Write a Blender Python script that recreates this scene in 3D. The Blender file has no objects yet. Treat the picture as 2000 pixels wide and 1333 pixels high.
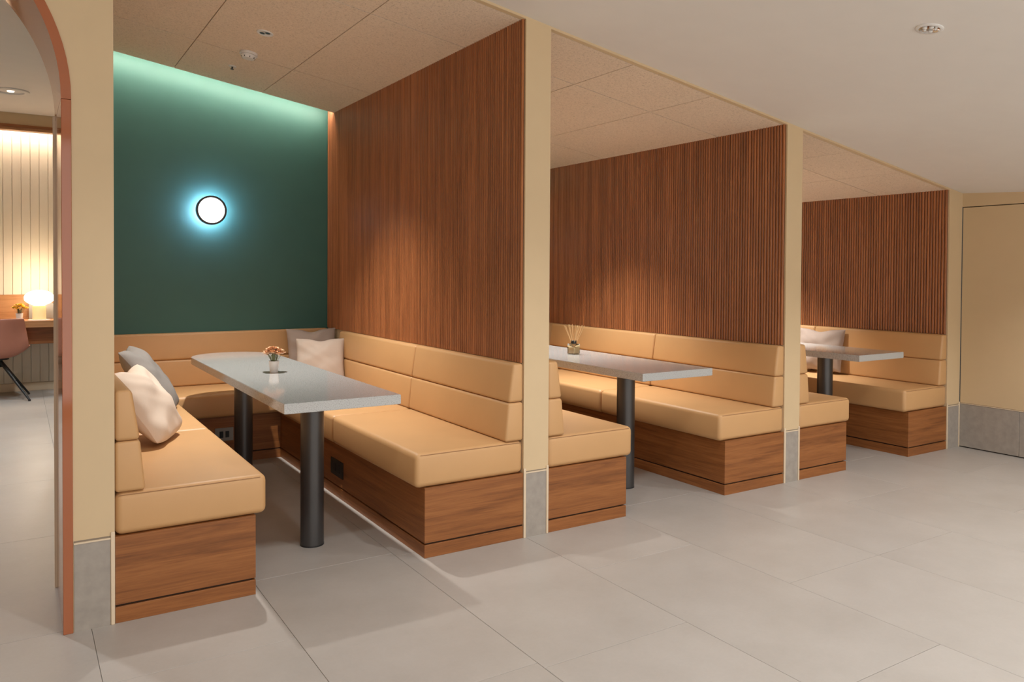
import bpy, bmesh, math, random
from mathutils import Vector, Matrix
random.seed(7)
S = bpy.context.scene
COL = S.collection

# ------------------------------------------------------------------ camera
CAM_C = (-0.13350, -3.20340, 1.30636)
R0 = Vector((0.844807, -0.535037, 0.006058)); R2 = Vector((0.535070, 0.844608, -0.018343))
R2.normalize(); R0 = (R0 - R2 * R0.dot(R2)).normalized(); UPV = R0.cross(R2).normalized()
cam = bpy.data.cameras.new('camera'); camo = bpy.data.objects.new('camera', cam); COL.objects.link(camo)
m = Matrix.Identity(4)
for i in range(3):
    m[i][0] = R0[i]; m[i][1] = UPV[i]; m[i][2] = -R2[i]; m[i][3] = CAM_C[i]
camo.matrix_world = m
cam.sensor_fit = 'HORIZONTAL'; cam.sensor_width = 36.0
cam.lens = 1526.04 / 2000 * 36.0
cam.shift_y = -0.0522
cam.clip_start = 0.05; cam.clip_end = 60
S.camera = camo

# ------------------------------------------------------------------ world, exposure
W = bpy.data.worlds.new('world'); S.world = W; W.use_nodes = True
W.node_tree.nodes['Background'].inputs[0].default_value = (1.0, 0.9, 0.8, 1)
W.node_tree.nodes['Background'].inputs[1].default_value = 0.05
S.view_settings.view_transform = 'Standard'; S.view_settings.look = 'None'
S.view_settings.gamma = 1.0; S.view_settings.use_curve_mapping = False
S.view_settings.exposure = 0.0
S.cycles.max_bounces = 10; S.cycles.diffuse_bounces = 6; S.cycles.glossy_bounces = 4
S.cycles.sample_clamp_indirect = 6.0
S.cycles.use_denoising = True

# ------------------------------------------------------------------ key measures (metres)
xa, xb, xc, xd, xe, xf, xg = 0.167, 1.969, 2.1175, 3.917, 4.065, 5.777, 5.955
YB, YC = 2.86, 2.715                    # green back wall, end of the tiled ceiling
def H(x): return 2.5477 - 0.1565 * (x - 1.9688)       # raked ceiling over the booths
def HC(x, y): return H(x) + 0.012 + 0.055 * y        # corridor ceiling
SB, ST, BM, BT = 0.322, 0.4825, 0.673, 0.8635          # seat bottom/top, backrest seam/top
BOOTHS = [(xa, xb, 0.676, 1.433), (xc, xd, 2.630, 3.392), (xe, xf, 4.553, 5.280)]
TABLE_X = [1.052, 3.010, 4.945]
WARM = (1.0, 0.78, 0.56); NEUT = (1.0, 0.90, 0.80)

def spot(name, loc, power, color, angle, blend=0.4, radius=0.04, target=None):
    l = bpy.data.lights.new(name, 'SPOT'); l.energy = power; l.color = color
    l.spot_size = math.radians(angle); l.spot_blend = blend; l.shadow_soft_size = radius
    o = bpy.data.objects.new(name, l); COL.objects.link(o); o.location = loc
    if target is not None:
        o.rotation_euler = (Vector(target) - Vector(loc)).to_track_quat('-Z', 'Y').to_euler()
    return o
def area(name, loc, power, color, sx, sy, target=None):
    l = bpy.data.lights.new(name, 'AREA'); l.energy = power; l.color = color
    l.shape = 'RECTANGLE'; l.size = sx; l.size_y = sy
    o = bpy.data.objects.new(name, l); COL.objects.link(o); o.location = loc
    if target is not None:
        o.rotation_euler = (Vector(target) - Vector(loc)).to_track_quat('-Z', 'Y').to_euler()
    return o
# booth downlights (one over each table)
for i, tx in enumerate(TABLE_X):
    spot('booth_downlight_beam', (tx + 0.005, 1.395, H(tx) - 0.03), 290, (1.0, 0.965, 0.91), 90, 1.0, 0.028)
# corridor downlights
for x in (0.7, 1.85, 3.0, 4.15, 5.3):
    spot('corridor_spot', (x, -1.39, HC(x, -1.39) - 0.04), 48, (0.97, 0.99, 1.0), 118, 0.6, 0.05)
for x in (-0.9, 0.9, 2.7, 4.5):  # unseen row added behind the viewer for ambient fill
    spot('corridor_spot', (x, -3.5, HC(x, -3.5) - 0.05), 54, (0.97, 0.99, 1.0), 135, 0.8, 0.08)
# broad soft light added out of view, lifting ceilings and front faces
area('rear_fill', (1.9, -4.72, 1.30), 112, (0.94, 0.98, 1.0), 8.0, 2.3, (1.9, 0.0, 1.30))
# downlights of the room beyond the arch
for x, y in ((-0.75, 1.6), (-0.75, 3.6), (0.3, 4.6), (-1.0, 5.2)):
    spot('study_downlight_beam', (x, y, 2.88), 95, (0.90, 0.96, 1.0), 110, 0.5, 0.06)

# ------------------------------------------------------------------ materials
def new_mat(name):
    mt = bpy.data.materials.new(name); mt.use_nodes = True
    nt = mt.node_tree; b = nt.nodes['Principled BSDF']
    return mt, nt, b
def setc(b, c): b.inputs['Base Color'].default_value = (*c, 1)
def srgb(r, g, b):
    f = lambda v: (v / 255 / 12.92) if v / 255 <= 0.04045 else ((v / 255 + 0.055) / 1.055) ** 2.4
    return (f(r), f(g), f(b))
def coords(nt, scale, kind='Object'):
    tc = nt.nodes.new('ShaderNodeTexCoord'); mp = nt.nodes.new('ShaderNodeMapping')
    mp.inputs['Scale'].default_value = scale
    nt.links.new(tc.outputs[kind], mp.inputs['Vector']); return mp
def noise(nt, mp, scale, detail=4, rough=0.55, dist=0.0):
    n = nt.nodes.new('ShaderNodeTexNoise'); n.inputs['Scale'].default_value = scale
    n.inputs['Detail'].default_value = detail; n.inputs['Roughness'].default_value = rough
    n.inputs['Distortion'].default_value = dist
    nt.links.new(mp.outputs['Vector'], n.inputs['Vector']); return n
def ramp(nt, src, stops):
    r = nt.nodes.new('ShaderNodeValToRGB'); el = r.color_ramp.elements
    el[0].position = stops[0][0]; el[0].color = (*stops[0][1], 1)
    el[1].position = stops[-1][0]; el[1].color = (*stops[-1][1], 1)
    for p, c in stops[1:-1]:
        e = el.new(p); e.color = (*c, 1)
    nt.links.new(src, r.inputs['Fac']); return r
def bump(nt, b, src, strength=0.2, dist=0.002):
    bp = nt.nodes.new('ShaderNodeBump'); bp.inputs['Strength'].default_value = strength
    bp.inputs['Distance'].default_value = dist
    nt.links.new(src, bp.inputs['Height']); nt.links.new(bp.outputs['Normal'], b.inputs['Normal'])
def mul(c, k): return tuple(min(1, v * k) for v in c)

def plain(name, c, rough=0.5, metal=0.0, var=0.06, nscale=6.0, bmp=0.0, bscale=80.0, spec=0.5):
    mt, nt, b = new_mat(name)
    mp = coords(nt, (1, 1, 1)); n = noise(nt, mp, nscale, 3)
    r = ramp(nt, n.outputs['Fac'], [(0.25, mul(c, 1 - var)), (0.75, mul(c, 1 + var))])
    nt.links.new(r.outputs['Color'], b.inputs['Base Color'])
    b.inputs['Roughness'].default_value = rough; b.inputs['Metallic'].default_value = metal
    b.inputs['Specular IOR Level'].default_value = spec
    if bmp:
        n2 = noise(nt, mp, bscale, 4); bump(nt, b, n2.outputs['Fac'], bmp)
    return mt
def emit(name, c, strength):
    mt, nt, b = new_mat(name); setc(b, c)
    b.inputs['Emission Color'].default_value = (*c, 1); b.inputs['Emission Strength'].default_value = strength
    return mt
def wood(name, dark, mid, light, axis, rough=0.42, fine=1.0, rnd=0.0, spec=0.4):
    """axis: 'x','y','z' = direction of the grain"""
    mt, nt, b = new_mat(name)
    lo, hi = 0.9, 22.0
    sc = {'x': (lo, hi, hi), 'y': (hi, lo, hi), 'z': (hi, hi, lo), 'xy': (lo, lo, hi)}[axis]
    mp = coords(nt, sc)
    vec = mp.outputs['Vector']
    oi = nt.nodes.new('ShaderNodeObjectInfo')
    if rnd:
        comb = nt.nodes.new('ShaderNodeVectorMath'); comb.operation = 'MULTIPLY_ADD'
        nt.links.new(oi.outputs['Random'], comb.inputs[0]); comb.inputs[1].default_value = (37, 53, 71)
        nt.links.new(vec, comb.inputs[2]); vec = comb.outputs['Vector']
    n1 = nt.nodes.new('ShaderNodeTexNoise'); n1.inputs['Scale'].default_value = 1.0 * fine
    n1.inputs['Detail'].default_value = 6; n1.inputs['Roughness'].default_value = 0.62; n1.inputs['Distortion'].default_value = 1.1
    nt.links.new(vec, n1.inputs['Vector'])
    n2 = nt.nodes.new('ShaderNodeTexNoise'); n2.inputs['Scale'].default_value = 7.0 * fine
    n2.inputs['Detail'].default_value = 4; n2.inputs['Roughness'].default_value = 0.7
    nt.links.new(vec, n2.inputs['Vector'])
    mx = nt.nodes.new('ShaderNodeMath'); mx.operation = 'MULTIPLY_ADD'
    nt.links.new(n2.outputs['Fac'], mx.inputs[0]); mx.inputs[1].default_value = 0.45
    sub = nt.nodes.new('ShaderNodeMath'); sub.operation = 'MULTIPLY_ADD'
    nt.links.new(n1.outputs['Fac'], sub.inputs[0]); sub.inputs[1].default_value = 0.9; sub.inputs[2].default_value = -0.17
    nt.links.new(sub.outputs[0], mx.inputs[2])
    r = ramp(nt, mx.outputs[0], [(0.28, dark), (0.5, mid), (0.78, light)])
    out = r.outputs['Color']
    if rnd:
        mr = nt.nodes.new('ShaderNodeMapRange'); nt.links.new(oi.outputs['Random'], mr.inputs[0])
        mr.inputs[3].default_value = 1 - rnd; mr.inputs[4].default_value = 1 + rnd
        hv = nt.nodes.new('ShaderNodeHueSaturation'); nt.links.new(mr.outputs[0], hv.inputs['Value'])
        nt.links.new(out, hv.inputs['Color']); out = hv.outputs['Color']
    nt.links.new(out, b.inputs['Base Color'])
    b.inputs['Roughness'].default_value = rough; b.inputs['Specular IOR Level'].default_value = spec
    bump(nt, b, n2.outputs['Fac'], 0.08, 0.001)
    return mt

M = {}
M['cream'] = plain('cream_paint', (0.62, 0.465, 0.280), 0.6, var=0.02)
M['cream_bead'] = plain('cream_bead', (0.70, 0.56, 0.40), 0.5, var=0.02)
M['white_ceiling'] = plain('plaster_ceiling', (0.75, 0.72, 0.68), 0.75, var=0.015)
M['green'] = plain('green_paint', (0.040, 0.132, 0.108), 0.55, var=0.03)
M['leather'] = plain('tan_leather', (0.57, 0.325, 0.142), 0.48, var=0.03, nscale=4, bmp=0.05, bscale=350)
M['stitch'] = plain('stitch', (0.33, 0.17, 0.075), 0.6)
wd, wm, wl = (0.150, 0.050, 0.013), (0.265, 0.095, 0.026), (0.39, 0.155, 0.047)
M['wood_h'] = wood('walnut_horizontal', wd, wm, wl, 'xy')
M['wood_plinth'] = wood('walnut_plinth', mul(wd, 1.05), mul(wm, 1.05), mul(wl, 1.05), 'xy')
M['slat'] = wood('walnut_slat', (0.20, 0.068, 0.023), (0.335, 0.120, 0.042), (0.46, 0.178, 0.066), 'z', 0.40, 1.6, rnd=0.16)
M['slat_back'] = plain('slat_backing', (0.045, 0.018, 0.010), 0.6)
M['gap'] = plain('gap_grey', (0.24, 0.19, 0.14), 0.8)
M['groove'] = plain('groove_dark', (0.02, 0.011, 0.007), 0.8)
M['black_metal'] = plain('dark_metal', (0.085, 0.08, 0.078), 0.34, metal=0.6, var=0.02)
M['terracotta'] = plain('terracotta_gloss', (0.37, 0.118, 0.048), 0.08, var=0.02, spec=0.5)
M['pink_shell'] = plain('terracotta_shell', (0.36, 0.145, 0.095), 0.45, var=0.02)
M['desk_wood'] = wood('oak_desk', (0.28, 0.12, 0.045), (0.42, 0.20, 0.08), (0.52, 0.27, 0.12), 'x')
M['black_plastic'] = plain('black_plastic', (0.012, 0.012, 0.013), 0.4)
M['white_plastic'] = plain('white_plastic', (0.72, 0.70, 0.67), 0.4, var=0.01)
M['grey_plate'] = plain('grey_plate', (0.30, 0.29, 0.27), 0.4, metal=0.3)
M['dark_plate'] = plain('dark_plate', (0.028, 0.024, 0.022), 0.3, metal=0.5)
M['white_ceramic'] = plain('white_ceramic', (0.72, 0.68, 0.64), 0.3, var=0.01)
M['petal'] = plain('peach_petal', (0.88, 0.46, 0.26), 0.6, var=0.40, nscale=60)
M['petal_y'] = plain('yellow_petal', (0.85, 0.50, 0.06), 0.6, var=0.35, nscale=40)
M['stem'] = plain('green_stem', (0.16, 0.17, 0.08), 0.6)
M['reed'] = plain('reed', (0.72, 0.48, 0.24), 0.6, var=0.12, nscale=60)
M['plank'] = plain('cream_plank', (0.68, 0.59, 0.47), 0.55, var=0.02)
M['cloth_cream'] = plain('cream_cushion_cloth', (0.66, 0.54, 0.44), 0.9, var=0.04, nscale=9, bmp=0.35, bscale=420)
M['cloth_grey'] = plain('grey_cushion_cloth', (0.22, 0.20, 0.183), 0.9, var=0.06, nscale=9, bmp=0.35, bscale=420)
M['cloth_beige'] = plain('beige_cushion_cloth', (0.50, 0.40, 0.33), 0.9, var=0.05, nscale=9, bmp=0.35, bscale=420)
M['cloth_taupe'] = plain('taupe_cushion_cloth', (0.36, 0.28, 0.235), 0.9, var=0.05, nscale=9, bmp=0.35, bscale=420)
M['chrome'] = plain('chrome', (0.80, 0.79, 0.77), 0.12, metal=1.0, var=0.01)
M['lens'] = emit('downlight_lens', (1.0, 0.9, 0.78), 2.0)
M['lamp_face'] = emit('wall_lamp_face', (1.0, 0.97, 0.93), 3.0)
M['lamp_halo'] = emit('wall_lamp_halo', (0.52, 0.66, 1.0), 225.0)
M['cove_led'] = emit('cove_led', (1.0, 0.90, 0.78), 78.0)
M['room_led'] = emit('study_led', (1.0, 0.91, 0.78), 85.0)
M['globe'] = emit('lamp_globe', (1.0, 0.80, 0.55), 11.0)
M['lamp_stem'] = emit('lamp_stem_glow', (0.80, 0.50, 0.24), 0.55)
M['grout'] = plain('floor_grout', (0.35, 0.32, 0.29), 0.8)
M['slab'] = plain('ceiling_backing', (0.10, 0.08, 0.06), 0.9)
M['tile_grey'] = plain('grey_kick_tile', (0.335, 0.295, 0.255), 0.5, var=0.12, nscale=22)

# floor tile
mt, nt, b = new_mat('floor_tile'); M['tile'] = mt
mp = coords(nt, (1, 1, 1), 'Object')
oi = nt.nodes.new('ShaderNodeObjectInfo')
va = nt.nodes.new('ShaderNodeVectorMath'); va.operation = 'MULTIPLY_ADD'
nt.links.new(oi.outputs['Random'], va.inputs[0]); va.inputs[1].default_value = (31, 57, 11); nt.links.new(mp.outputs['Vector'], va.inputs[2])
def nz(scale, detail, rough):
    n = nt.nodes.new('ShaderNodeTexNoise'); n.inputs['Scale'].default_value = scale; n.inputs['Detail'].default_value = detail
    n.inputs['Roughness'].default_value = rough; nt.links.new(va.outputs['Vector'], n.inputs['Vector']); return n
n1 = nz(3.5, 5, 0.6); n2 = nz(70, 4, 0.7)
mm = nt.nodes.new('ShaderNodeMath'); mm.operation = 'MULTIPLY_ADD'
nt.links.new(n2.outputs['Fac'], mm.inputs[0]); mm.inputs[1].default_value = 0.35; nt.links.new(n1.outputs['Fac'], mm.inputs[2])
r = ramp(nt, mm.outputs[0], [(0.35, (0.39, 0.355, 0.32)), (0.68, (0.43, 0.395, 0.36)), (1.0, (0.47, 0.435, 0.40))])
mr = nt.nodes.new('ShaderNodeMapRange'); nt.links.new(oi.outputs['Random'], mr.inputs[0]); mr.inputs[3].default_value = 0.98; mr.inputs[4].default_value = 1.02
hv = nt.nodes.new('ShaderNodeHueSaturation'); nt.links.new(mr.outputs[0], hv.inputs['Value']); nt.links.new(r.outputs['Color'], hv.inputs['Color'])
nt.links.new(hv.outputs['Color'], b.inputs['Base Color']); b.inputs['Roughness'].default_value = 0.38
bump(nt, b, n2.outputs['Fac'], 0.05, 0.001)

# wood-wool ceiling panel
mt, nt, b = new_mat('wood_wool_panel'); M['woodwool'] = mt
mp = coords(nt, (1, 1, 1)); n1 = noise(nt, mp, 95, 5, 0.75, 1.2); n2 = noise(nt, mp, 2.5, 3)
r = ramp(nt, n1.outputs['Fac'], [(0.30, (0.42, 0.325, 0.235)), (0.47, (0.77, 0.63, 0.485)), (0.75, (0.88, 0.74, 0.59))])
mx = nt.nodes.new('ShaderNodeMix'); mx.data_type = 'RGBA'; mx.blend_type = 'MULTIPLY'; mx.inputs[0].default_value = 0.35
nt.links.new(r.outputs['Color'], mx.inputs[6]); nt.links.new(n2.outputs['Color'], mx.inputs[7])
r2 = ramp(nt, n2.outputs['Fac'], [(0.3, (0.9, 0.9, 0.9)), (0.7, (1, 1, 1))]); nt.links.new(r2.outputs['Color'], mx.inputs[7])
nt.links.new(mx.outputs[2], b.inputs['Base Color']); b.inputs['Roughness'].default_value = 0.95
bump(nt, b, n1.outputs['Fac'], 0.5, 0.004)

# polished quartz table top
mt, nt, b = new_mat('speckled_quartz'); M['quartz'] = mt
mp = coords(nt, (1, 1, 1)); n1 = noise(nt, mp, 260, 3, 0.7); n2 = noise(nt, mp, 90, 2, 0.6)
r = ramp(nt, n1.outputs['Fac'], [(0.34, (0.17, 0.155, 0.14)), (0.43, (0.41, 0.41, 0.40)), (0.60, (0.48, 0.48, 0.47)), (0.70, (0.62, 0.62, 0.61))])
nt.links.new(r.outputs['Color'], b.inputs['Base Color']); b.inputs['Roughness'].default_value = 0.10
b.inputs['Specular IOR Level'].default_value = 0.9

# clear glass and amber liquid
mt, nt, b = new_mat('clear_glass'); M['glass'] = mt
tr_ = nt.nodes.new('ShaderNodeBsdfTransparent'); tr_.inputs[0].default_value = (0.93, 0.95, 0.95, 1)
gl_ = nt.nodes.new('ShaderNodeBsdfGlossy'); gl_.inputs['Roughness'].default_value = 0.03
fr_ = nt.nodes.new('ShaderNodeFresnel'); fr_.inputs[0].default_value = 1.6
ms_ = nt.nodes.new('ShaderNodeMixShader'); nt.links.new(fr_.outputs[0], ms_.inputs[0]); nt.links.new(tr_.outputs[0], ms_.inputs[1]); nt.links.new(gl_.outputs[0], ms_.inputs[2])
nt.links.new(ms_.outputs[0], nt.nodes['Material Output'].inputs['Surface'])
mt, nt, b = new_mat('amber_liquid'); M['liquid'] = mt; setc(b, (0.90, 0.66, 0.36)); b.inputs['Transmission Weight'].default_value = 0.35
b.inputs['Roughness'].default_value = 0.1; b.inputs['IOR'].default_value = 1.33

# ------------------------------------------------------------------ mesh helpers
def link(name, me, mat=None, parent=None, loc=None):
    o = bpy.data.objects.new(name, me); COL.objects.link(o)
    if mat is not None and me is not None: me.materials.clear(); me.materials.append(M[mat])
    if parent is not None: o.parent = parent
    if loc is not None: o.location = loc
    return o
def bm_obj(name, bm, mat, parent=None, loc=None, smooth=False):
    bmesh.ops.recalc_face_normals(bm, faces=bm.faces[:])
    me = bpy.data.meshes.new(name); bm.to_mesh(me); bm.free()
    if smooth:
        for p in me.polygons: p.use_smooth = True
        try: me.set_sharp_from_angle(angle=math.radians(40))
        except Exception: pass
    return link(name, me, mat, parent, loc)
def empty(name, loc=(0, 0, 0), parent=None, rz=0.0):
    o = bpy.data.objects.new(name, None); COL.objects.link(o); o.location = loc; o.rotation_euler = (0, 0, rz)
    o.empty_display_size = 0.1
    if parent: o.parent = parent
    return o
def tag(o, label=None, cat=None, group=None, kind=None):
    if label: o['label'] = label
    if cat: o['category'] = cat
    if group: o['group'] = group
    if kind: o['kind'] = kind
    return o
def hexa(bm, p):
    """8 corners: bottom 4 (ccw) then top 4"""
    v = [bm.verts.new(q) for q in p]
    for f in ((0, 3, 2, 1), (4, 5, 6, 7), (0, 1, 5, 4), (1, 2, 6, 5), (2, 3, 7, 6), (3, 0, 4, 7)):
        bm.faces.new([v[i] for i in f])
    return v
def bx(bm, x0, x1, y0, y1, z0, z1):
    return hexa(bm, [(x0, y0, z0), (x1, y0, z0), (x1, y1, z0), (x0, y1, z0), (x0, y0, z1), (x1, y0, z1), (x1, y1, z1), (x0, y1, z1)])
def bev(bm, w, seg=2):
    bmesh.ops.recalc_face_normals(bm, faces=bm.faces[:])
    bmesh.ops.bevel(bm, geom=bm.edges[:], offset=w, segments=seg, profile=0.5, affect='EDGES', clamp_overlap=True)
def box(name, x0, x1, y0, y1, z0, z1, mat, parent=None, bevel=0.0, seg=2, smooth=None, loc=None):
    bm = bmesh.new(); bx(bm, x0, x1, y0, y1, z0, z1)
    if bevel: bev(bm, bevel, seg)
    return bm_obj(name, bm, mat, parent, loc, smooth=bool(bevel) if smooth is None else smooth)
def prism(bm, pts, axis, s0, s1):
    """pts 2-D outline; axis 'x' -> (s,p,q); 'y' -> (p,s,q); 'z' -> (p,q,s)"""
    mk = {'x': lambda p, s: (s, p[0], p[1]), 'y': lambda p, s: (p[0], s, p[1]), 'z': lambda p, s: (p[0], p[1], s)}[axis]
    A = [bm.verts.new(mk(p, s0)) for p in pts]; B = [bm.verts.new(mk(p, s1)) for p in pts]
    bm.faces.new(A); bm.faces.new(B[::-1]); n = len(pts)
    for i in range(n):
        j = (i + 1) % n; bm.faces.new([A[i], B[i], B[j], A[j]])
def tube(bm, p, q, r0, r1=None, seg=12, caps=True):
    r1 = r0 if r1 is None else r1
    p, q = Vector(p), Vector(q); d = (q - p).normalized()
    u = d.orthogonal().normalized(); w = d.cross(u)
    A, B = [], []
    for i in range(seg):
        t = 2 * math.pi * i / seg; k = u * math.cos(t) + w * math.sin(t)
        A.append(bm.verts.new(p + k * r0)); B.append(bm.verts.new(q + k * r1))
    for i in range(seg):
        j = (i + 1) % seg; bm.faces.new([A[i], A[j], B[j], B[i]])
    if caps: bm.faces.new(A[::-1]); bm.faces.new(B)
def lathe(bm, prof, seg=32, mat4=None, close=False):
    rings = []
    for r, z in prof:
        if r < 1e-6: rings.append([bm.verts.new((0, 0, z))])
        else: rings.append([bm.verts.new((r * math.cos(2 * math.pi * i / seg), r * math.sin(2 * math.pi * i / seg), z)) for i in range(seg)])
    for A, B in zip(rings, rings[1:]):
        for i in range(seg):
            j = (i + 1) % seg
            if len(A) == 1 and len(B) == 1: continue
            if len(A) == 1: bm.faces.new([A[0], B[i], B[j]])
            elif len(B) == 1: bm.faces.new([A[i], A[j], B[0]])
            else: bm.faces.new([A[i], A[j], B[j], B[i]])
    if mat4 is not None: bmesh.ops.transform(bm, matrix=mat4, verts=bm.verts[:])
def sloped(bm, x0, x1, y0, y1, zb, zt):
    """slab whose faces follow functions zb(x), zt(x)"""
    hexa(bm, [(x0, y0, zb(x0)), (x1, y0, zb(x1)), (x1, y1, zb(x1)), (x0, y1, zb(x0)),
              (x0, y0, zt(x0)), (x1, y0, zt(x1)), (x1, y1, zt(x1)), (x0, y1, zt(x0))])

# ================================================================== FLOOR
XL, XR, YF, YR = -2.6, 6.6, -4.8, 6.75
floor = box('floor', XL, XR, YF, YR + 0.1, -0.12, -0.004, 'grout'); tag(floor, 'grout bed under the pale grey stone floor tiles', kind='structure')
xs = [0.09 - 0.62 * k for k in range(5, 0, -1)] + [0.09, 0.70, 1.335, 1.985, 2.625] + [2.625 + 0.632 * k for k in range(1, 7)]
xs[0] = XL; xs[-1] = XR
tile_cache = {}
def floor_tile(x0, x1, y0, y1):
    g = 0.0009
    w, l = round(x1 - x0 - 2 * g, 4), round(y1 - y0 - 2 * g, 4)
    if (w, l) not in tile_cache:
        bm = bmesh.new(); bx(bm, -w / 2, w / 2, -l / 2, l / 2, -0.010, 0.0)
        bm.edges.ensure_lookup_table()
        top = [e for e in bm.edges if all(v.co.z > -0.001 for v in e.verts)]
        bmesh.ops.bevel(bm, geom=top, offset=0.0006, segments=1, affect='EDGES')
        bmesh.ops.recalc_face_normals(bm, faces=bm.faces[:])
        me = bpy.data.meshes.new('tile'); bm.to_mesh(me); bm.free(); me.materials.append(M['tile']); tile_cache[(w, l)] = me
    o = bpy.data.objects.new('tile', tile_cache[(w, l)]); COL.objects.link(o); o.parent = floor
    o.location = ((x0 + x1) / 2, (y0 + y1) / 2, 0)
for i in range(len(xs) - 1):
    off = 0.14 if i % 2 == 0 else -0.46
    if xs[i + 1] <= 0.1: off = 0.03 if i % 2 == 0 else 0.59
    if abs(xs[i] - 1.335) < 0.01: off = -1.10
    if abs(xs[i] - 1.985) < 0.01: off = -1.70
    if abs(xs[i] - 0.70) < 0.01 or abs(xs[i] - 2.625) < 0.01: off = 0.14
    y = off - 1.2 * 6
    while y < YR:
        y0, y1 = max(y, YF), min(y + 1.2, YR)
        if y1 - y0 > 0.02: floor_tile(xs[i], xs[i + 1], y0, y1)
        y += 1.2

# ================================================================== CORRIDOR SHELL
bm = bmesh.new()
x0, x1, y0, y1 = XL, xg + 0.3, YF, 0.0
hexa(bm, [(x0, y0, HC(x0, y0)), (x1, y0, HC(x1, y0)), (x1, y1, HC(x1, y1)), (x0, y1, HC(x0, y1))] +
         [(x0, y0, HC(x0, y0) + .15), (x1, y0, HC(x1, y0) + .15), (x1, y1, HC(x1, y1) + .15), (x0, y1, HC(x0, y1) + .15)])
tag(bm_obj('ceiling', bm, 'white_ceiling'), 'smooth off-white raked plaster ceiling over the corridor', kind='structure')
# header strip between corridor ceiling and tiled booth ceiling
bm = bmesh.new()
for x0_, x1_ in ((xa, xb), (xc, xd), (xe, xf)): sloped(bm, x0_, x1_, 0.0, 0.03, lambda x: H(x), lambda x: H(x) + 0.12)
tag(bm_obj('trim_1', bm, 'cream'), 'thin cream header strip along the front of the booth ceilings', kind='structure')
tag(box('wall_front', XL, xg + 0.3, YF - 0.1, YF, 0, 3.2, 'cream'), 'cream wall behind the viewer', kind='structure')
tag(box('wall_left', XL - 0.1, XL, YF, YR + 0.1, 0, 3.4, 'cream'), 'cream wall closing the corridor', kind='structure')

# right-hand wall with the flush door
wr = box('wall_right', xg + 0.012, xg + 0.16, YF, 0.0, 0, 2.3, 'groove'); tag(wr, 'cream end wall with a flush door', kind='structure')
box('wall_face', xg, xg + 0.012, -0.97, 0.0, 1.832, 2.2, 'cream', wr)
box('wall_face', xg, xg + 0.012, YF, -0.975, 0.34, 2.2, 'cream', wr)
box('kick_tile', xg - 0.002, xg + 0.012, YF, -0.975, 0.0, 0.335, 'tile_grey', wr)
dr = empty('door_1', (xg, -0.5, 0)); tag(dr, 'flush cream door with a grey tiled kick strip in the end wall', kind='structure')
box('door_panel', 0, 0.012, -0.466, 0.494, 0.340, 1.826, 'cream', dr, 0.0015, 1)
box('ledge', -0.004, 0.012, -0.466, 0.494, 0.333, 0.3385, 'cream_bead', dr)
box('kick_tile', -0.002, 0.012, 0.0735, 0.494, 0.008, 0.331, 'tile_grey', dr, 0.001, 1)
box('kick_tile', -0.002, 0.012, -0.466, 0.0715, 0.008, 0.331, 'tile_grey', dr, 0.001, 1)

# ================================================================== BOOTH DIVIDERS
bm = bmesh.new()
SLAT_P = 0.0222
def divider(x0, x1, slats, label):
    bm = bmesh.new(); sloped(bm, x0, x1, 0.0, YB, lambda x: 0.0, lambda x: H(x) + 0.26)
    w = bm_obj('wall_divider', bm, 'cream'); tag(w, label, kind='structure')
    # front: corner beads, grey kick tile, ledge
    for xx in (x0, x1 - 0.013):
        box('corner_bead', xx, xx + 0.013, -0.006, 0.0, 0.0, 0.345, 'cream_bead', w, 0.0015, 1)
    box('kick_tile', x0 + 0.0145, x1 - 0.0145, -0.003, 0.0, 0.0, 0.318, 'tile_grey', w)
    box('ledge', x0 + 0.0135, x1 - 0.0135, -0.005, 0.0, 0.3185, 0.3245, 'cream_bead', w)
    box('shadow_gap', x0 + 0.0135, x1 - 0.0135, -0.001, 0.0, 0.325, 0.3295, 'gap', w)
    if slats:
        top = H(x0)
        box('slat_backing', x0 - 0.002, x0, 0.012, YB, BT + 0.001, top + 0.2, 'slat_back', w)
        hgt = top + 0.20 - (BT + 0.002)
        bm = bmesh.new()
        prism(bm, [(0.0, -0.0085), (-0.006, -0.0085), (-0.0095, -0.0055), (-0.0105, 0.0), (-0.0095, 0.0055), (-0.006, 0.0085), (0.0, 0.0085)], 'z', 0, hgt)
        bmesh.ops.recalc_face_normals(bm, faces=bm.faces[:])
        me = bpy.data.meshes.new('slat'); bm.to_mesh(me); bm.free(); me.materials.append(M['slat'])
        y = 0.022
        while y < YB - 0.01:
            o = bpy.data.objects.new('slat', me); COL.objects.link(o); o.parent = w; o.location = (x0 - 0.002, y, BT + 0.002)
            y += SLAT_P
    return w
w1 = divider(xb, xc, True, 'cream post and slatted walnut partition between the first and second booth')
w2 = divider(xd, xe, True, 'cream post and slatted walnut partition between the second and third booth')
w3 = divider(xf, xg, True, 'cream post and slatted walnut partition at the end of the third booth')

# green back wall of the booths
bm = bmesh.new(); sloped(bm, 0.10, xg + 0.05, YB, YB + 0.10, lambda x: 0.0, lambda x: H(x) + 0.30)
tag(bm_obj('wall_back', bm, 'green'), 'dark green painted back wall of the booths', kind='structure')

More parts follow.
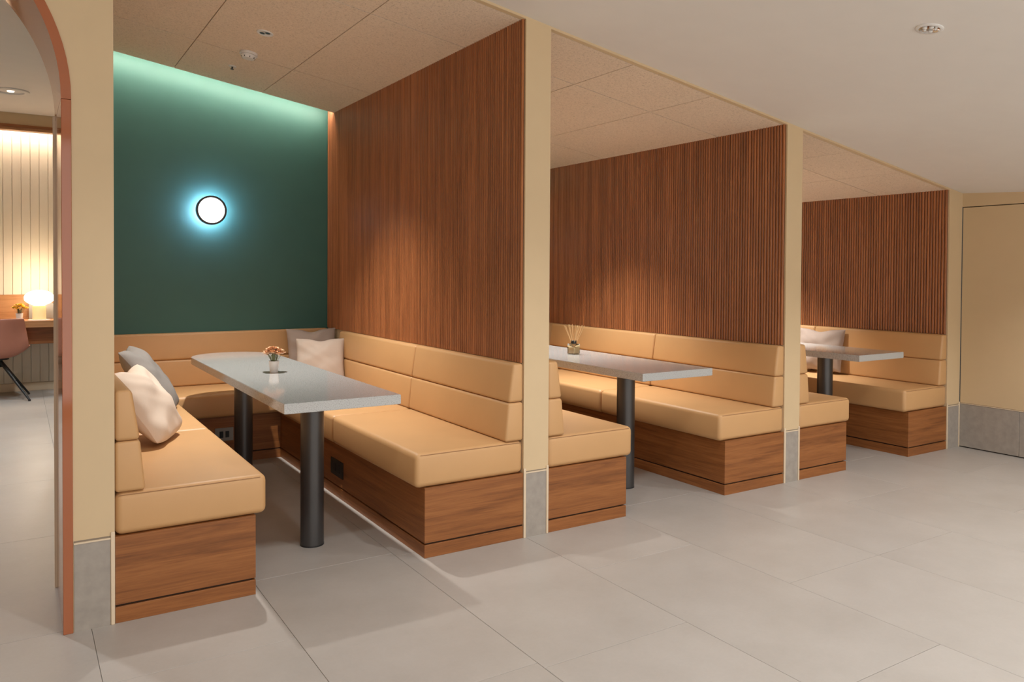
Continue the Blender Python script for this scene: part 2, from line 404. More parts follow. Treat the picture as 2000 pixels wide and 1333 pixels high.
# ---- tiled booth ceilings
LX = [[0.80, 1.405], [2.68, 3.285], [4.60, 5.20]]
LY = [[0.60, 1.93], [0.56, 1.80], [0.57, 1.80]]
for i, (x0, x1, _, _) in enumerate(BOOTHS):
    bm = bmesh.new(); sloped(bm, x0, x1, 0.03, YC - 0.004, lambda x: H(x) + 0.016, lambda x: H(x) + 0.05)
    c = bm_obj('ceiling_booth', bm, 'slab')
    tag(c, ['wood-wool tiled ceiling of the first booth', 'wood-wool tiled ceiling of the second booth', 'wood-wool tiled ceiling of the third booth'][i], kind='structure')
    cx = [x0] + LX[i] + [x1]; cyy = [0.03] + LY[i] + [YC]
    g = 0.0025
    for p in range(3):
        for q in range(3):
            bm = bmesh.new()
            sloped(bm, cx[p] + g, cx[p + 1] - g, cyy[q] + 0.0045, cyy[q + 1] - 0.0045, lambda x: H(x), lambda x: H(x) + 0.0155)
            bm_obj('ceiling_panel', bm, 'woodwool', c)
    # light cove: lid and led strip
    bm = bmesh.new(); sloped(bm, x0, x1, 2.30, YB, lambda x: H(x) + 0.20, lambda x: H(x) + 0.24)
    tag(bm_obj('ceiling_cove', bm, 'white_ceiling'), ['lid of the light cove above the first booth', 'lid of the light cove above the second booth', 'lid of the light cove above the third booth'][i], kind='structure')
    bm = bmesh.new(); sloped(bm, x0 + 0.02, x1 - 0.02, YC + 0.002, YC + 0.014, lambda x: H(x) + 0.022, lambda x: H(x) + 0.034)
    tag(bm_obj('led_strip', bm, 'cove_led'), ['warm LED strip hidden in the ceiling cove washing the first green wall',
        'warm LED strip hidden in the ceiling cove of the second booth', 'warm LED strip hidden in the ceiling cove of the third booth'][i], 'light', 'cove LED strips')

# ================================================================== ARCH WALL
AX, AZ, RI, RO = -0.712, 1.915, 0.712, 0.744      # arch centre, springing height, radii
def arch_pts(r, n=40):
    return [(AX + r * math.cos(math.pi * k / n), AZ + r * math.sin(math.pi * k / n)) for k in range(n + 1)]
bm = bmesh.new()
zt = 3.35
outl = [(AX + RO, 0.0)] + arch_pts(RO) + [(AX - RO, 0.0), (XL, 0.0), (XL, zt), (xa, zt), (xa, 0.0)]
prism(bm, outl, 'y', 0.0, 0.49)
wa = bm_obj('wall_arch', bm, 'cream'); tag(wa, 'cream wall with a tall arched opening', kind='structure')
px0, px1 = AX + RO, xa
box('corner_bead', px1 - 0.014, px1, -0.006, 0.0, 0.0, 0.345, 'cream_bead', wa, 0.0015, 1)
box('kick_tile', px0 + 0.003, px1 - 0.0155, -0.003, 0.0, 0.0, 0.318, 'tile_grey', wa)
box('ledge', px0 + 0.002, px1 - 0.0145, -0.005, 0.0, 0.3185, 0.3245, 'cream_bead', wa)
box('shadow_gap', px0 + 0.002, px1 - 0.0145, -0.001, 0.0, 0.325, 0.3305, 'gap', wa)
# arch lining: jamb and curved head
tr = empty('trim_2', (AX, 0, 0)); tag(tr, 'glossy terracotta lining around the arched opening', kind='structure')
for sgn in (-1, 1):
    x0, x1 = sorted((sgn * RI, sgn * RO))
    box('jamb', x0, x1, -0.008, 0.495, 0.0, AZ - 0.001, 'terracotta', tr, 0.0015, 1)
bm = bmesh.new()
A = arch_pts(RO, 48); B = arch_pts(RI, 48)
vs = []
for (p, q) in zip(A, B):
    vs.append([bm.verts.new((p[0] - AX, -0.008, p[1])), bm.verts.new((q[0] - AX, -0.008, q[1])), bm.verts.new((q[0] - AX, 0.495, q[1])), bm.verts.new((p[0] - AX, 0.495, p[1]))])
for s, t in zip(vs, vs[1:]):
    for k in range(4):
        bm.faces.new([s[k], t[k], t[(k + 1) % 4], s[(k + 1) % 4]])
bm.faces.new(vs[0]); bm.faces.new(vs[-1][::-1])
bm_obj('arch_head', bm, 'terracotta', tr, smooth=True)
box('edge_bead', RI - 0.008, RI + 0.02, 0.496, 0.512, 0.0, AZ + 0.02, 'cream_bead', tr)
# wall between the arch and the first booth
tag(box('wall_booth', 0.10, xa, 0.49, YB, 0, 3.3, 'cream'), 'cream wall along the side of the first booth', kind='structure')

# ================================================================== ROOM BEYOND THE ARCH
ZC = 2.945
bm = bmesh.new(); bx(bm, XL, 0.10, 0.49, YR + 0.1, ZC, ZC + 0.1)
bx(bm, 0.10, 3.0, YB + 0.10, YR + 0.1, ZC, ZC + 0.1)
tag(bm_obj('ceiling_study', bm, 'white_ceiling'), 'white flat ceiling of the room beyond the arch', kind='structure')
tag(box('wall_side', 3.0, 3.1, YB + 0.1, YR + 0.1, 0, ZC + .1, 'cream'), 'cream side wall of the room beyond the arch', kind='structure')
wp = box('wall_study', XL, 3.0, YR, YR + 0.1, 0, ZC + .1, 'plank'); tag(wp, 'cream boarded wall behind the desk', kind='structure')
bm = bmesh.new(); pw = 0.083
bx(bm, 0, pw - 0.004, -0.012, 0.0, 0.09, ZC); bev(bm, 0.0015, 1)
bmesh.ops.recalc_face_normals(bm, faces=bm.faces[:])
pme = bpy.data.meshes.new('plank'); bm.to_mesh(pme); bm.free(); pme.materials.append(M['plank'])
x = -2.58
while x < 2.95:
    o = bpy.data.objects.new('plank', pme); COL.objects.link(o); o.parent = wp; o.location = (x, YR, 0); x += pw
tag(box('baseboard_study', XL, 3.0, YR - 0.02, YR, 0, 0.088, 'cream_bead', None, 0.002, 1), 'cream baseboard under the boarded wall', kind='structure')
hd = box('trim_3', XL, 3.0, 6.46, 6.56, 2.824, ZC, 'cream'); tag(hd, 'cream bulkhead with a walnut edge hiding a light above the boarded wall', kind='structure')
box('edge_strip', XL, 3.0, 6.44, 6.57, 2.795, 2.824, 'wood_plinth', hd, 0.002, 1)
box('edge_strip', XL, 3.0, 6.45, 6.56, 2.766, 2.795, 'desk_wood', hd, 0.002, 1)
tag(box('led_strip', -2.4, 2.9, 6.60, 6.615, 2.86, 2.872, 'room_led'), 'warm LED strip washing the boarded wall behind the desk', 'light')

# ================================================================== BENCHES
def mapper(kind, wall, end):
    # (u = distance out from the wall, s = along the bench, z) -> local coords of the bench empty
    if kind == 'L': return lambda u, s, z: (u, s, z)
    if kind == 'R': return lambda u, s, z: (-u, s, z)
    return lambda u, s, z: (s, -u, z)
def prof_solid(mp, prof, s0, s1, bevel, seg=3):
    bm = bmesh.new()
    A = [bm.verts.new(mp(u, s0, z)) for u, z in prof]; B = [bm.verts.new(mp(u, s1, z)) for u, z in prof]
    bm.faces.new(A); bm.faces.new(B[::-1]); n = len(prof)
    for i in range(n):
        j = (i + 1) % n; bm.faces.new([A[i], B[i], B[j], A[j]])
    if bevel: bev(bm, bevel, seg)
    return bm
def bench(kind, origin, depth, s_lo, s_hi, splits, label, over=0.045, back_lo=None, back_hi=None, base_lo=None, base_hi=None):
    mp = mapper(kind, None, None)
    r = empty('banquette_bench', origin); tag(r, label, 'bench', 'upholstered booth benches')
    bl = s_lo if base_lo is None else base_lo; bh = s_hi if base_hi is None else base_hi
    def rect(u0, u1, z0, z1): return [(u0, z0), (u1, z0), (u1, z1), (u0, z1)]
    bm_obj('base', prof_solid(mp, rect(0.0, depth, 0.068, SB), bl, bh, 0.0012, 1), 'wood_h', r)
    bm_obj('recess', prof_solid(mp, rect(0.0, depth - 0.012, 0.060, 0.068), bl + (0.012 if kind != 'B' else 0), bh, 0), 'groove', r)
    bm_obj('plinth', prof_solid(mp, rect(0.0, depth, 0.0, 0.060), bl, bh, 0.001, 1), 'wood_plinth', r)
    cuts = [s_lo] + splits + [s_hi]
    for s0, s1 in zip(cuts, cuts[1:]):
        e = 0.0015
        sd = depth + over
        seat = bm_obj('seat_cushion', prof_solid(mp, rect(0.0, sd, SB + 0.001, ST), s0 + e, s1 - e, 0.026, 4), 'leather', r, smooth=True)
        # stitched seams along the top front edge and the open end
        bm = bmesh.new()
        tube(bm, mp(0.01, s0 + e + 0.004, ST - 0.0095), mp(sd - 0.026, s0 + e + 0.004, ST - 0.0095), 0.0016, seg=6)
        bm_obj('seam', bm, 'stitch', seat)
    lo = s_lo if back_lo is None else back_lo; hi = s_hi if back_hi is None else back_hi
    cuts = [lo] + splits + [hi]
    for s0, s1 in zip(cuts, cuts[1:]):
        e = 0.0012
        bm_obj('back_cushion', prof_solid(mp, [(0.0, ST + .001), (0.104, ST + .001), (0.086, BM), (0.0, BM)], s0 + e, s1 - e, 0.014, 3), 'leather', r, smooth=True)
        bm_obj('back_cushion', prof_solid(mp, [(0.0, BM + .001), (0.086, BM + .001), (0.058, BT), (0.0, BT)], s0 + e, s1 - e, 0.016, 3), 'leather', r, smooth=True)
    return r
ords = ['first', 'second', 'third']
desc_l = ['tan leather bench with walnut base beside the arch wall, holding grey and cream cushions',
          'tan leather bench with walnut base backing onto the first slatted partition',
          'tan leather bench with walnut base backing onto the second slatted partition']
desc_r = ['tan leather bench with walnut base below the first slatted partition, in the booth with flowers',
          'tan leather bench with walnut base below the second slatted partition, behind the reed diffuser',
          'tan leather bench with walnut base below the third slatted partition beside the door']
desc_b = ['tan leather bench along the green wall under the round wall lamp',
          'tan leather back bench of the booth with the reed diffuser',
          'tan leather back bench of the booth beside the door']
DB = 0.55
benches = []
for i, (x0, x1, bl, br) in enumerate(BOOTHS):
    L = bench('L', (x0 + 0.001, 0, 0), bl - x0, 0.0, YB - DB - 0.047, [1.115], desc_l[i], back_hi=YB - 0.12, base_hi=YB - 0.002)
    Rr = bench('R', (x1 - 0.001, 0, 0), x1 - br, 0.0, YB - DB - 0.047, [1.115], desc_r[i], back_hi=2.44, base_hi=YB - 0.002)
    Bk = bench('B', ((x0 + x1) / 2, YB - 0.002, 0), DB, x0 - (x0 + x1) / 2 + 0.002, x1 - (x0 + x1) / 2 - 0.002, [], desc_b[i],
               base_lo=bl - (x0 + x1) / 2 + 0.001, base_hi=br - (x0 + x1) / 2 - 0.001, back_lo=x0 - (x0 + x1) / 2 + 0.002, back_hi=x1 - (x0 + x1) / 2 - 0.02)
    benches.append((L, Rr, Bk))

def outlet(parent, at, axis, w, h, plate):
    """axis 'x': plate faces -x ; 'y': plate faces -y. at in parent's local space"""
    def bxx(name, a0, a1, z0, z1, d0, d1, mat, par):
        if axis == 'x': return box(name, at[0] - d1, at[0] - d0, at[1] + a0, at[1] + a1, at[2] + z0, at[2] + z1, mat, par, 0.001, 1)
        return box(name, at[0] + a0, at[0] + a1, at[1] - d1, at[1] - d0, at[2] + z0, at[2] + z1, mat, par, 0.001, 1)
    o = bxx('power_outlet', -w / 2, w / 2, -h / 2, h / 2, 0.0, 0.006, plate, parent)
    for cx in (-w * 0.16, w * 0.16):
        bxx('socket', cx - w * 0.10, cx + w * 0.10, -h * 0.24, h * 0.24, 0.0062, 0.0078, 'black_plastic', o)
    return o
outlet(benches[0][1], (-(xb - 1.433) + 0.001, 1.15, 0.170), 'x', 0.20, 0.095, 'dark_plate')
outlet(benches[0][2], (1.05 - (xa + xb) / 2, -DB, 0.20), 'y', 0.12, 0.09, 'grey_plate')

# ================================================================== TABLES
def table(cx, w, label):
    t = empty('pedestal_table', (cx, 0, 0)); tag(t, label, 'table', 'booth tables')
    r = w / 2; y0, y1 = 0.0, 2.275
    pts = [(-r, y0), (r, y0)] + [(r * math.cos(math.pi * k / 28), y1 - r + r * math.sin(math.pi * k / 28)) for k in range(29)]
    bm = bmesh.new(); prism(bm, pts, 'z', 0.719, 0.762)
    bmesh.ops.recalc_face_normals(bm, faces=bm.faces[:])
    ed = [e for e in bm.edges if abs(e.verts[0].co.z - e.verts[1].co.z) < 1e-4]
    bmesh.ops.bevel(bm, geom=ed, offset=0.002, segments=2, affect='EDGES')
    bm_obj('table_top', bm, 'quartz', t)
    for y in (0.455, 1.80):
        bm = bmesh.new(); lathe(bm, [(0, 0), (0.055, 0), (0.055, 0.716), (0, 0.716)], 40)
        leg = bm_obj('leg', bm, 'black_metal', t, (0.005, y, 0.003), smooth=True)
        bm = bmesh.new(); lathe(bm, [(0, -0.003), (0.056, -0.003), (0.056, 0.004), (0, 0.004)], 40)
        bm_obj('foot_ring', bm, 'black_plastic', leg, smooth=True)
    return t
table(TABLE_X[0], 0.520, 'speckled grey stone table with a round far end, carrying the potted flowers')
table(TABLE_X[1], 0.536, 'speckled grey stone table on black legs, carrying the reed diffuser')
table(TABLE_X[2], 0.520, 'bare speckled grey stone table in the booth beside the door')

# ================================================================== CUSHIONS
def pillow(name, w, h, t, p, right, up, mat, label, seed, pinch=0.06, dent=0.0, rb=0.0, wk=1.0):
    """square scatter cushion: centre p, right and up unit directions"""
    rnd = random.Random(seed)
    n = 22; bm = bmesh.new(); V = {}
    ph = [rnd.uniform(0, 6.28) for _ in range(8)]
    for side in (1, -1):
        for i in range(n + 1):
            for j in range(n + 1):
                edge = i in (0, n) or j in (0, n)
                if edge and side == -1: V[(i, j, -1)] = V[(i, j, 1)]; continue
                u, v = -1 + 2 * i / n, -1 + 2 * j / n
                k = 1 - pinch * (1 - v * v) * abs(u) ** 3; kk = 1 - pinch * (1 - u * u) * abs(v) ** 3
                xx, yy = u * w / 2 * k, v * h / 2 * kk
                if v < 0: q_ = 1 - rb * (abs(u) * abs(v)) ** 2.5; xx *= q_; yy *= q_
                if v > 0: yy -= dent * math.exp(-(u / 0.30) ** 2) * v * h / 2
                f = max(0.0, (1 - abs(u) ** 2.4) * (1 - abs(v) ** 2.4)) ** 0.55
                wr = 0.006 * math.sin(5 * u + 3 * v + ph[0]) + 0.005 * math.sin(7 * v - 4 * u + ph[1]) + 0.004 * math.sin(11 * u * v + ph[2])
                cr = 0.010 * math.sin(9 * math.atan2(v, u) + ph[3]) * (u * u + v * v) * 0.6
                wr += 0.007 * math.sin(16 * (u * 0.7 + v) + ph[5]) * max(0, -v * u + 0.2); wr *= wk
                zz = side * (t / 2 * f) + (wr + cr) * f * (1 if side > 0 else 0.5)
                if v > 0: zz -= side * dent * 0.25 * t * math.exp(-(u / 0.4) ** 2) * v * f
                if edge: zz = 0.004 * math.sin(6 * (u + v) + ph[4])
                V[(i, j, side)] = bm.verts.new((xx, yy, zz))
    for side in (1, -1):
        for i in range(n):
            for j in range(n):
                q = [V[(i, j, side)], V[(i + 1, j, side)], V[(i + 1, j + 1, side)], V[(i, j + 1, side)]]
                bm.faces.new(q if side > 0 else q[::-1])
    R_ = Vector(right).normalized(); U_ = Vector(up); U_ = (U_ - R_ * U_.dot(R_)).normalized(); N_ = R_.cross(U_)
    o = bm_obj(name, bm, mat, smooth=True)
    sub = o.modifiers.new('smooth', 'SUBSURF'); sub.levels = 1; sub.render_levels = 1
    mm = Matrix.Identity(4)
    for i in range(3): mm[i][0] = R_[i]; mm[i][1] = U_[i]; mm[i][2] = N_[i]; mm[i][3] = p[i]
    o.matrix_world = mm
    tag(o, label, 'cushion', 'scatter cushions on the benches')
    return o
def pillow_edge(b0, b1, top_shift, h, t, mat, label, seed, **k):
    """b0,b1: bottom edge ends on the seat; top_shift: horizontal lean of the top edge"""
    b0, b1 = Vector(b0), Vector(b1); w = (b1 - b0).length
    up = Vector((top_shift[0], top_shift[1], 0)); up.z = math.sqrt(max(0.01, h * h - up.length_squared))
    c = (b0 + b1) / 2 + up * 0.5
    return pillow('scatter_cushion', w, h, t, c, b1 - b0, up, mat, label, seed, **k)
zs = ST + 0.014
pillow_edge((0.435, 0.74, zs), (0.605, 1.15, zs), (-0.245, -0.04), 0.415, 0.16, 'cloth_cream', 'plump cream cushion leaning at the front of the bench beside the arch wall', 3, dent=0.13, pinch=0.03, rb=0.13, wk=1.3)
pillow_edge((0.60, 1.48, zs), (0.70, 1.90, zs), (-0.28, 0.02), 0.465, 0.15, 'cloth_grey', 'grey cushion half hidden behind the plump cream cushion', 5, dent=0.10, pinch=0.04)
pillow_edge((1.50, 2.30, zs), (1.84, 2.18, zs), (0.10, 0.14), 0.37, 0.15, 'cloth_beige', 'beige cushion in front in the corner behind the flower pot', 8, dent=0.10)
pillow_edge((1.56, 2.59, zs), (1.94, 2.53, zs), (0.03, 0.14), 0.41, 0.13, 'cloth_taupe', 'taupe cushion leaning on the green-wall bench behind the beige cushion', 11, dent=0.12)
pillow_edge((5.50, 1.20, zs), (5.60, 0.78, zs), (0.10, 0.0), 0.375, 0.15, 'cloth_taupe', 'taupe cushion behind the bare table in the booth beside the door', 14, dent=0.12)

# ================================================================== WALL LAMPS
def wall_lamp(x, z, label):
    r = empty('wall_lamp', (x, YB, z)); tag(r, label, 'lamp', 'round wall lamps')
    rot = Matrix.Rotation(math.radians(90), 4, 'X')      # +z -> -y
    def L(name, prof, mat, par=r):
        bm = bmesh.new(); lathe(bm, prof, 48, rot); return bm_obj(name, bm, mat, par, smooth=True)
    L('mount', [(0, 0), (0.020, 0), (0.020, 0.076), (0, 0.076)], 'black_plastic')
    L('halo_ring', [(0.021, 0.071), (0.056, 0.071), (0.056, 0.0765), (0.021, 0.0765)], 'lamp_halo')
    L('body', [(0, 0.077), (0.104, 0.077), (0.106, 0.079), (0.106, 0.108), (0.104, 0.110), (0.0925, 0.110), (0.0925, 0.090), (0, 0.090)], 'black_plastic')
    L('diffuser', [(0, 0.101), (0.06, 0.1005), (0.085, 0.099), (0.092, 0.096), (0.092, 0.091), (0, 0.091)], 'lamp_face')
wall_lamp(1.060, 1.751, 'round white glowing wall lamp with dark rim on the green wall')
wall_lamp(3.03, 1.62, 'round glowing lamp on the green wall of the second booth, behind the partition')
wall_lamp(4.94, 1.45, 'round glowing lamp on the green wall of the third booth, behind the partition')

# ================================================================== CEILING FITTINGS
def ceil_frame(x, y, z, sx, sy):
    n = Vector((-sx, -sy, 1)).normalized()          # plane normal (up)
    d = -n
    q = d.to_track_quat('Z', 'X')
    mm = q.to_matrix().to_4x4(); mm.translation = Vector((x, y, z)); return mm
def fit_lathe(name, prof, mat, parent, seg=36):
    bm = bmesh.new(); lathe(bm, prof, seg); return bm_obj(name, bm, mat, parent, smooth=True)
for i, tx in enumerate(TABLE_X):
    x, y = tx + 0.03, 1.395
    r = empty('twin_downlight'); r.matrix_world = ceil_frame(x, y, H(x), -0.1565, 0)
    tag(r, ['small twin-lens downlight beside the smoke detector', 'small twin-lens downlight over the table with the reed diffuser', 'small twin-lens downlight over the bare table beside the door'][i], 'light', 'booth downlights')
    fit_lathe('trim_ring', [(0.036, 0), (0.047, 0), (0.047, 0.004), (0.044, 0.006), (0.036, 0.004), (0.036, 0)], 'white_plastic', r)
    fit_lathe('plate', [(0, 0.0005), (0.036, 0.0005), (0.036, 0.0025), (0, 0.0025)], 'white_plastic', r)
    for s in (-1, 1):
        bm = bmesh.new(); lathe(bm, [(0.0135, 0.0026), (0.015, 0.0042), (0.0, 0.0036)], 20)
        o = bm_obj('lens', bm, 'black_plastic', r, smooth=True); o.location = (s * 0.018 * 0.7, s * 0.018 * 0.7, 0)
r = empty('smoke_detector'); r.matrix_world = ceil_frame(1.104, 1.856, H(1.104), -0.1565, 0)
tag(r, 'white round smoke detector on the tiled ceiling', 'detector')
fit_lathe('base', [(0, 0.001), (0.054, 0.001), (0.055, 0.016), (0, 0.016)], 'white_plastic', r)
fit_lathe('dome', [(0, 0.017), (0.045, 0.017), (0.046, 0.026), (0.036, 0.038), (0, 0.040)], 'white_plastic', r)
for k in range(8):
    a = k * math.pi / 4
    bm = bmesh.new(); bx(bm, -0.004, 0.004, -0.0025, 0.0025, -0.002, 0.002)
    o = bm_obj('vent_slot', bm, 'black_plastic', r); o.location = (0.041 * math.cos(a), 0.041 * math.sin(a), 0.0325); o.rotation_euler = (0, 0.9, a)
r = empty('sprinkler_head'); r.matrix_world = ceil_frame(1.093, 2.25, H(1.093), -0.1565, 0)
tag(r, 'tiny chrome sprinkler head near the cove of the tiled ceiling', 'sprinkler')
fit_lathe('rosette', [(0.0, 0.0), (0.026, 0.0), (0.024, 0.004), (0.010, 0.006), (0, 0.006)], 'white_plastic', r)
fit_lathe('nozzle', [(0.006, 0.006), (0.004, 0.020), (0, 0.020)], 'black_plastic', r, 12)
fit_lathe('deflector', [(0, 0.021), (0.012, 0.021), (0.012, 0.023), (0, 0.023)], 'black_plastic', r, 16)
# corridor downlight in view
x, y = 3.02, -1.40
r = empty('recessed_downlight'); r.matrix_world = ceil_frame(x, y, HC(x, y), -0.1565, 0.055)
tag(r, 'chrome recessed downlight in the smooth corridor ceiling', 'light')
fit_lathe('trim_ring', [(0.040, 0), (0.053, 0), (0.053, 0.003), (0.049, 0.006), (0.040, 0.006), (0.040, 0)], 'white_plastic', r)
fit_lathe('reflector', [(0.040, 0.006), (0.030, 0.0025), (0.016, 0.001), (0.0, 0.001)], 'chrome', r, 10)
for k in range(5):
    a = k * 2 * math.pi / 5
    bm = bmesh.new(); lathe(bm, [(0.008, 0.001), (0.009, 0.006), (0.006, 0.009), (0, 0.010)], 12)
    o = bm_obj('lens', bm, 'chrome' if k % 2 else 'white_plastic', r, smooth=True); o.location = (0.021 * math.cos(a), 0.021 * math.sin(a), 0)
# round ceiling light of the room beyond
r = empty('ceiling_light', (-0.175, 5.30, ZC)); tag(r, 'round ringed ceiling light in the room beyond the arch', 'light')
r.rotation_euler = (math.pi, 0, 0)
fit_lathe('outer_ring', [(0.105, 0.0), (0.150, 0.0), (0.148, 0.010), (0.125, 0.018), (0.108, 0.014), (0.105, 0.0)], 'white_plastic', r)
fit_lathe('dish', [(0, 0.004), (0.104, 0.001), (0.104, 0.0005), (0, 0.0005)], 'white_plastic', r)
fit_lathe('lens', [(0.0, 0.012), (0.025, 0.011), (0.03, 0.005), (0, 0.005)], 'lens', r)

# ================================================================== POTTED FLOWERS ON TABLE
def blossom(bm, c, r, rnd, petals=9):
    c = Vector(c)
    for ring, (rr, tilt, k) in enumerate(((1.0, 0.25, petals), (0.68, 0.65, petals - 2), (0.38, 1.05, 5))):
        for i in range(k):
            a = 2 * math.pi * (i + 0.5 * ring) / k + rnd.uniform(-.15, .15)
            d = Vector((math.cos(a), math.sin(a), 0)); s = Vector((-d.y, d.x, 0)); t = tilt + rnd.uniform(-.15, .15)
            o = d * math.cos(t) + Vector((0, 0, math.sin(t)))
            L_ = r * rr; wd = r * 0.42 * (0.6 + 0.4 * rr)
            p0 = c + Vector((0, 0, -0.2 * r)); p1 = c + o * L_ * 0.55 + s * wd; p2 = c + o * L_ * 0.55 - s * wd
            p3 = c + o * L_ + s * wd * 0.6 + Vector((0, 0, rnd.uniform(-.12, .12) * r)); p4 = c + o * L_ - s * wd * 0.6
            v = [bm.verts.new(q) for q in (p0, p1, p3, p4, p2)]
            bm.faces.new(v)
def potted(name, loc, k, mat, label, cat, pot_mat, seed, n=15):
    rnd = random.Random(seed); r = empty(name, loc); tag(r, label, cat)
    bm = bmesh.new(); lathe(bm, [(0, 0.0), (0.021 * k, 0.0), (0.027 * k, 0.060 * k), (0.0245 * k, 0.060 * k), (0.023 * k, 0.046 * k), (0, 0.046 * k)], 32)
    bm_obj('pot', bm, pot_mat, r, smooth=True)
    for i in range(n):
        a = 2.399 * i; q = math.sqrt((i + 0.3) / n)
        p = Vector((0.046 * k * q * math.cos(a), 0.046 * k * q * math.sin(a), (0.130 - 0.036 * q * q + rnd.uniform(-.007, .007)) * k))
        bm = bmesh.new(); tube(bm, (p.x * 0.18, p.y * 0.18, 0.045 * k), p, 0.0011 * k, 0.0009 * k, 6); bm_obj('stem', bm, 'stem', r)
        bm = bmesh.new(); blossom(bm, p, 0.0235 * k * rnd.uniform(.85, 1.2), rnd); bm_obj('flower_head', bm, mat, r)
    bm = bmesh.new()
    for i in range(16):
        a = rnd.uniform(0, 6.28); h = rnd.uniform(0.07, 0.10) * k; q = rnd.uniform(.012, .03) * k
        c = Vector((q * math.cos(a), q * math.sin(a), h)); s = Vector((-math.sin(a), math.cos(a), 0)) * 0.004 * k
        t = c + Vector((math.cos(a), math.sin(a), 0.7)) * 0.016 * k
        b0 = Vector((0.008 * math.cos(a), 0.008 * math.sin(a), 0.045)) * k
        v = [bm.verts.new(z) for z in (b0, c + s, t, c - s)]; bm.faces.new(v)
    tag(bm_obj('leaves', bm, 'stem', r), kind=None)
    return r
potted('potted_flowers', (1.043, 1.066, 0.7625), 1.0, 'petal', 'small white pot of peach flowers on the stone table', 'flowers', 'white_ceramic', 21)

# ================================================================== REED DIFFUSER
rd = empty('reed_diffuser', (3.045, 1.03, 0.7625), rz=math.radians(12)); tag(rd, 'glass reed diffuser with black cap on the second stone table', 'diffuser')
box('bottle', -0.031, 0.031, -0.031, 0.031, 0.0, 0.070, 'glass', rd, 0.004, 2)
box('liquid', -0.026, 0.026, -0.026, 0.026, 0.006, 0.046, 'liquid', rd, 0.003, 2)
bm = bmesh.new(); lathe(bm, [(0.013, 0.070), (0.020, 0.072), (0.020, 0.090), (0.018, 0.092), (0.008, 0.092), (0.008, 0.070)], 28); bm_obj('cap', bm, 'black_plastic', rd, smooth=True)
rnd = random.Random(4)
for i in range(11):
    a = i * 2.399; q = 0.02 + 0.058 * math.sqrt(i / 11)
    bm = bmesh.new(); tube(bm, (-0.2 * q * math.cos(a), -0.2 * q * math.sin(a), 0.012), (q * math.cos(a), q * math.sin(a), 0.200 - 0.012 * rnd.random()), 0.0022, seg=6)
    bm_obj('reed', bm, 'reed', rd)

# ================================================================== DESK CORNER IN THE ROOM BEYOND
dk = empty('desk', (-0.6, 6.5, 0)); tag(dk, 'long wooden desk against the boarded wall', 'desk')
box('desk_top', -1.6, 1.9, -0.25, 0.236, 0.715, 0.785, 'desk_wood', dk, 0.003, 1)
box('back_board', -1.6, 1.9, 0.205, 0.236, 0.786, 1.045, 'desk_wood', dk, 0.002, 1)
box('under_panel', -1.6, 1.9, -0.13, -0.11, 0.535, 0.714, 'wood_plinth', dk, 0.002, 1)
for xx in (-1.5, 1.82): box('side_support', xx - 0.02, xx + 0.02, -0.10, 0.23, 0.0, 0.714, 'desk_wood', dk)
lp = empty('table_lamp', (0.062, 6.38, 0.786)); tag(lp, 'glowing mushroom-shaped table lamp on the wooden desk', 'lamp')
bm = bmesh.new(); lathe(bm, [(0, 0), (0.105, 0), (0.103, 0.006), (0, 0.008)], 36); bm_obj('base_plate', bm, 'white_ceramic', lp, smooth=True)
bm = bmesh.new(); lathe(bm, [(0, 0.008), (0.062, 0.008), (0.062, 0.150), (0, 0.150)], 36); bm_obj('stem', bm, 'lamp_stem', lp, smooth=True)
bm = bmesh.new(); lathe(bm, [(0.0, 0.140)] + [(0.138 * math.cos(t), 0.232 + (0.082 if t > 0 else 0.078) * math.sin(t)) for t in [(-90 + 9 * k) * math.pi / 180 for k in range(1, 20)]] + [(0.0, 0.314)], 40)
bm_obj('shade', bm, 'globe', lp, smooth=True)
pt = bpy.data.lights.new('table_lamp_glow', 'POINT'); pt.energy = 9; pt.color = (1.0, 0.80, 0.56); pt.shadow_soft_size = 0.14
po = bpy.data.objects.new('table_lamp_glow', pt); COL.objects.link(po); po.location = (0.062, 6.38, 1.25)
tag(box('desk_screen', -0.03, 0.20, 6.62, 6.64, 0.786, 0.955, 'grey_plate', None, 0.003, 1), 'small grey panel standing behind the glowing table lamp', 'panel')
potted('desk_flowers', (-0.115, 6.36, 0.786), 1.25, 'petal_y', 'small pot of yellow flowers beside the glowing table lamp', 'flowers', 'white_ceramic', 33, 10)

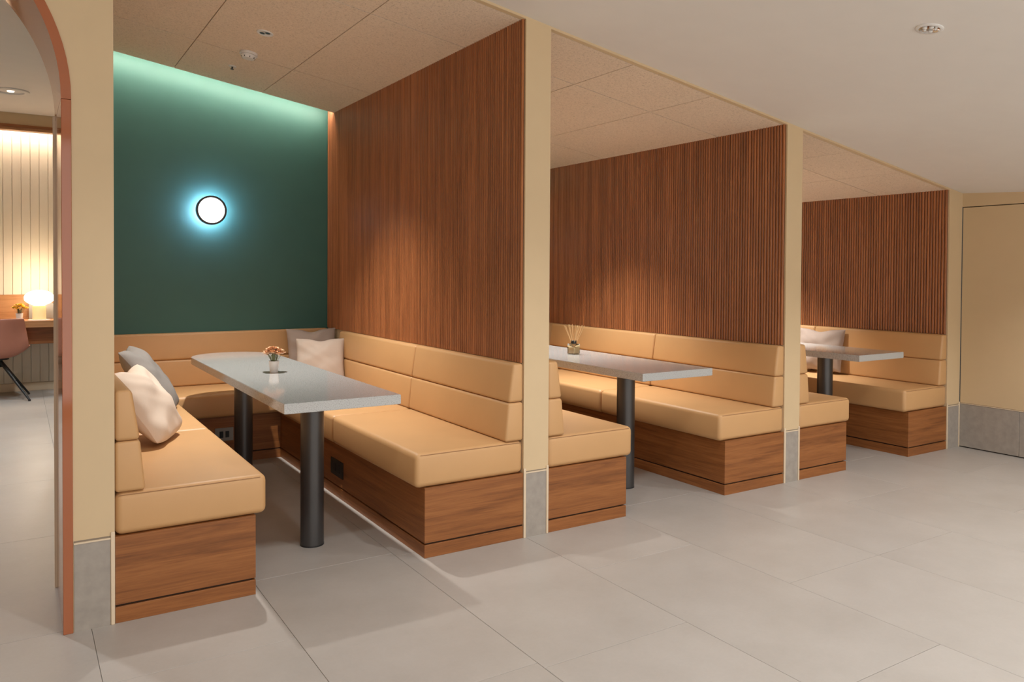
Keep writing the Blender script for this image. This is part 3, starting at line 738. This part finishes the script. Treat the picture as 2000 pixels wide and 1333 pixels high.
ch = empty('shell_chair', (-0.295, 6.20, 0)); tag(ch, 'terracotta shell chair with black legs pulled up to the desk', 'chair')
bm = bmesh.new()
path = []
for k in range(25):
    t = k / 24
    if t < 0.45:
        q = t / 0.45; y, z, w, lift, fw = 0.24 - 0.38 * q, 0.455 - 0.03 * math.sin(q * math.pi * 0.7), 0.20 + 0.075 * q, 0.03 + 0.10 * q, 0.02 * q
    else:
        q = (t - 0.45) / 0.55; ang = min(1, q / 0.35) * math.radians(80)
        y = -0.14 - 0.085 * math.sin(ang) - 0.035 * max(0, q - 0.3); z = 0.43 + 0.08 * (1 - math.cos(ang)) + max(0, q - 0.25) * 0.44
        w = 0.275 - 0.055 * q; lift = 0.13 * (1 - q) ** 1.5; fw = 0.02 + 0.085 * min(1, q * 1.5)
    path.append((y, z, w, lift, fw))
rows = []
for (y, z, w, lift, fw) in path:
    rows.append([bm.verts.new((w * (j / 8 - 1), y + fw * abs(j / 8 - 1) ** 2, z + lift * abs(j / 8 - 1) ** 2.6)) for j in range(17)])
for A_, B_ in zip(rows, rows[1:]):
    for j in range(16): bm.faces.new([A_[j], A_[j + 1], B_[j + 1], B_[j]])
so = bm_obj('seat_shell', bm, 'pink_shell', ch, smooth=True)
md = so.modifiers.new('thick', 'SOLIDIFY'); md.thickness = 0.014; md.offset = 0
md = so.modifiers.new('sub', 'SUBSURF'); md.levels = 1; md.render_levels = 1
bm = bmesh.new(); lathe(bm, [(0, 0.33), (0.035, 0.33), (0.035, 0.40), (0.09, 0.405), (0.09, 0.415), (0, 0.415)], 24); bm_obj('hub', bm, 'black_plastic', ch, smooth=True)
for sx in (-1, 1):
    for sy in (-1, 1):
        bm = bmesh.new(); tube(bm, (sx * 0.02, sy * 0.02, 0.38), (sx * 0.26, sy * 0.25, 0.012), 0.017, 0.010, 12)
        lg = bm_obj('leg', bm, 'black_plastic', ch, smooth=True)
        bm = bmesh.new(); tube(bm, (sx * 0.26, sy * 0.25, 0.0), (sx * 0.26, sy * 0.25, 0.016), 0.012, seg=12); bm_obj('foot', bm, 'black_plastic', lg)
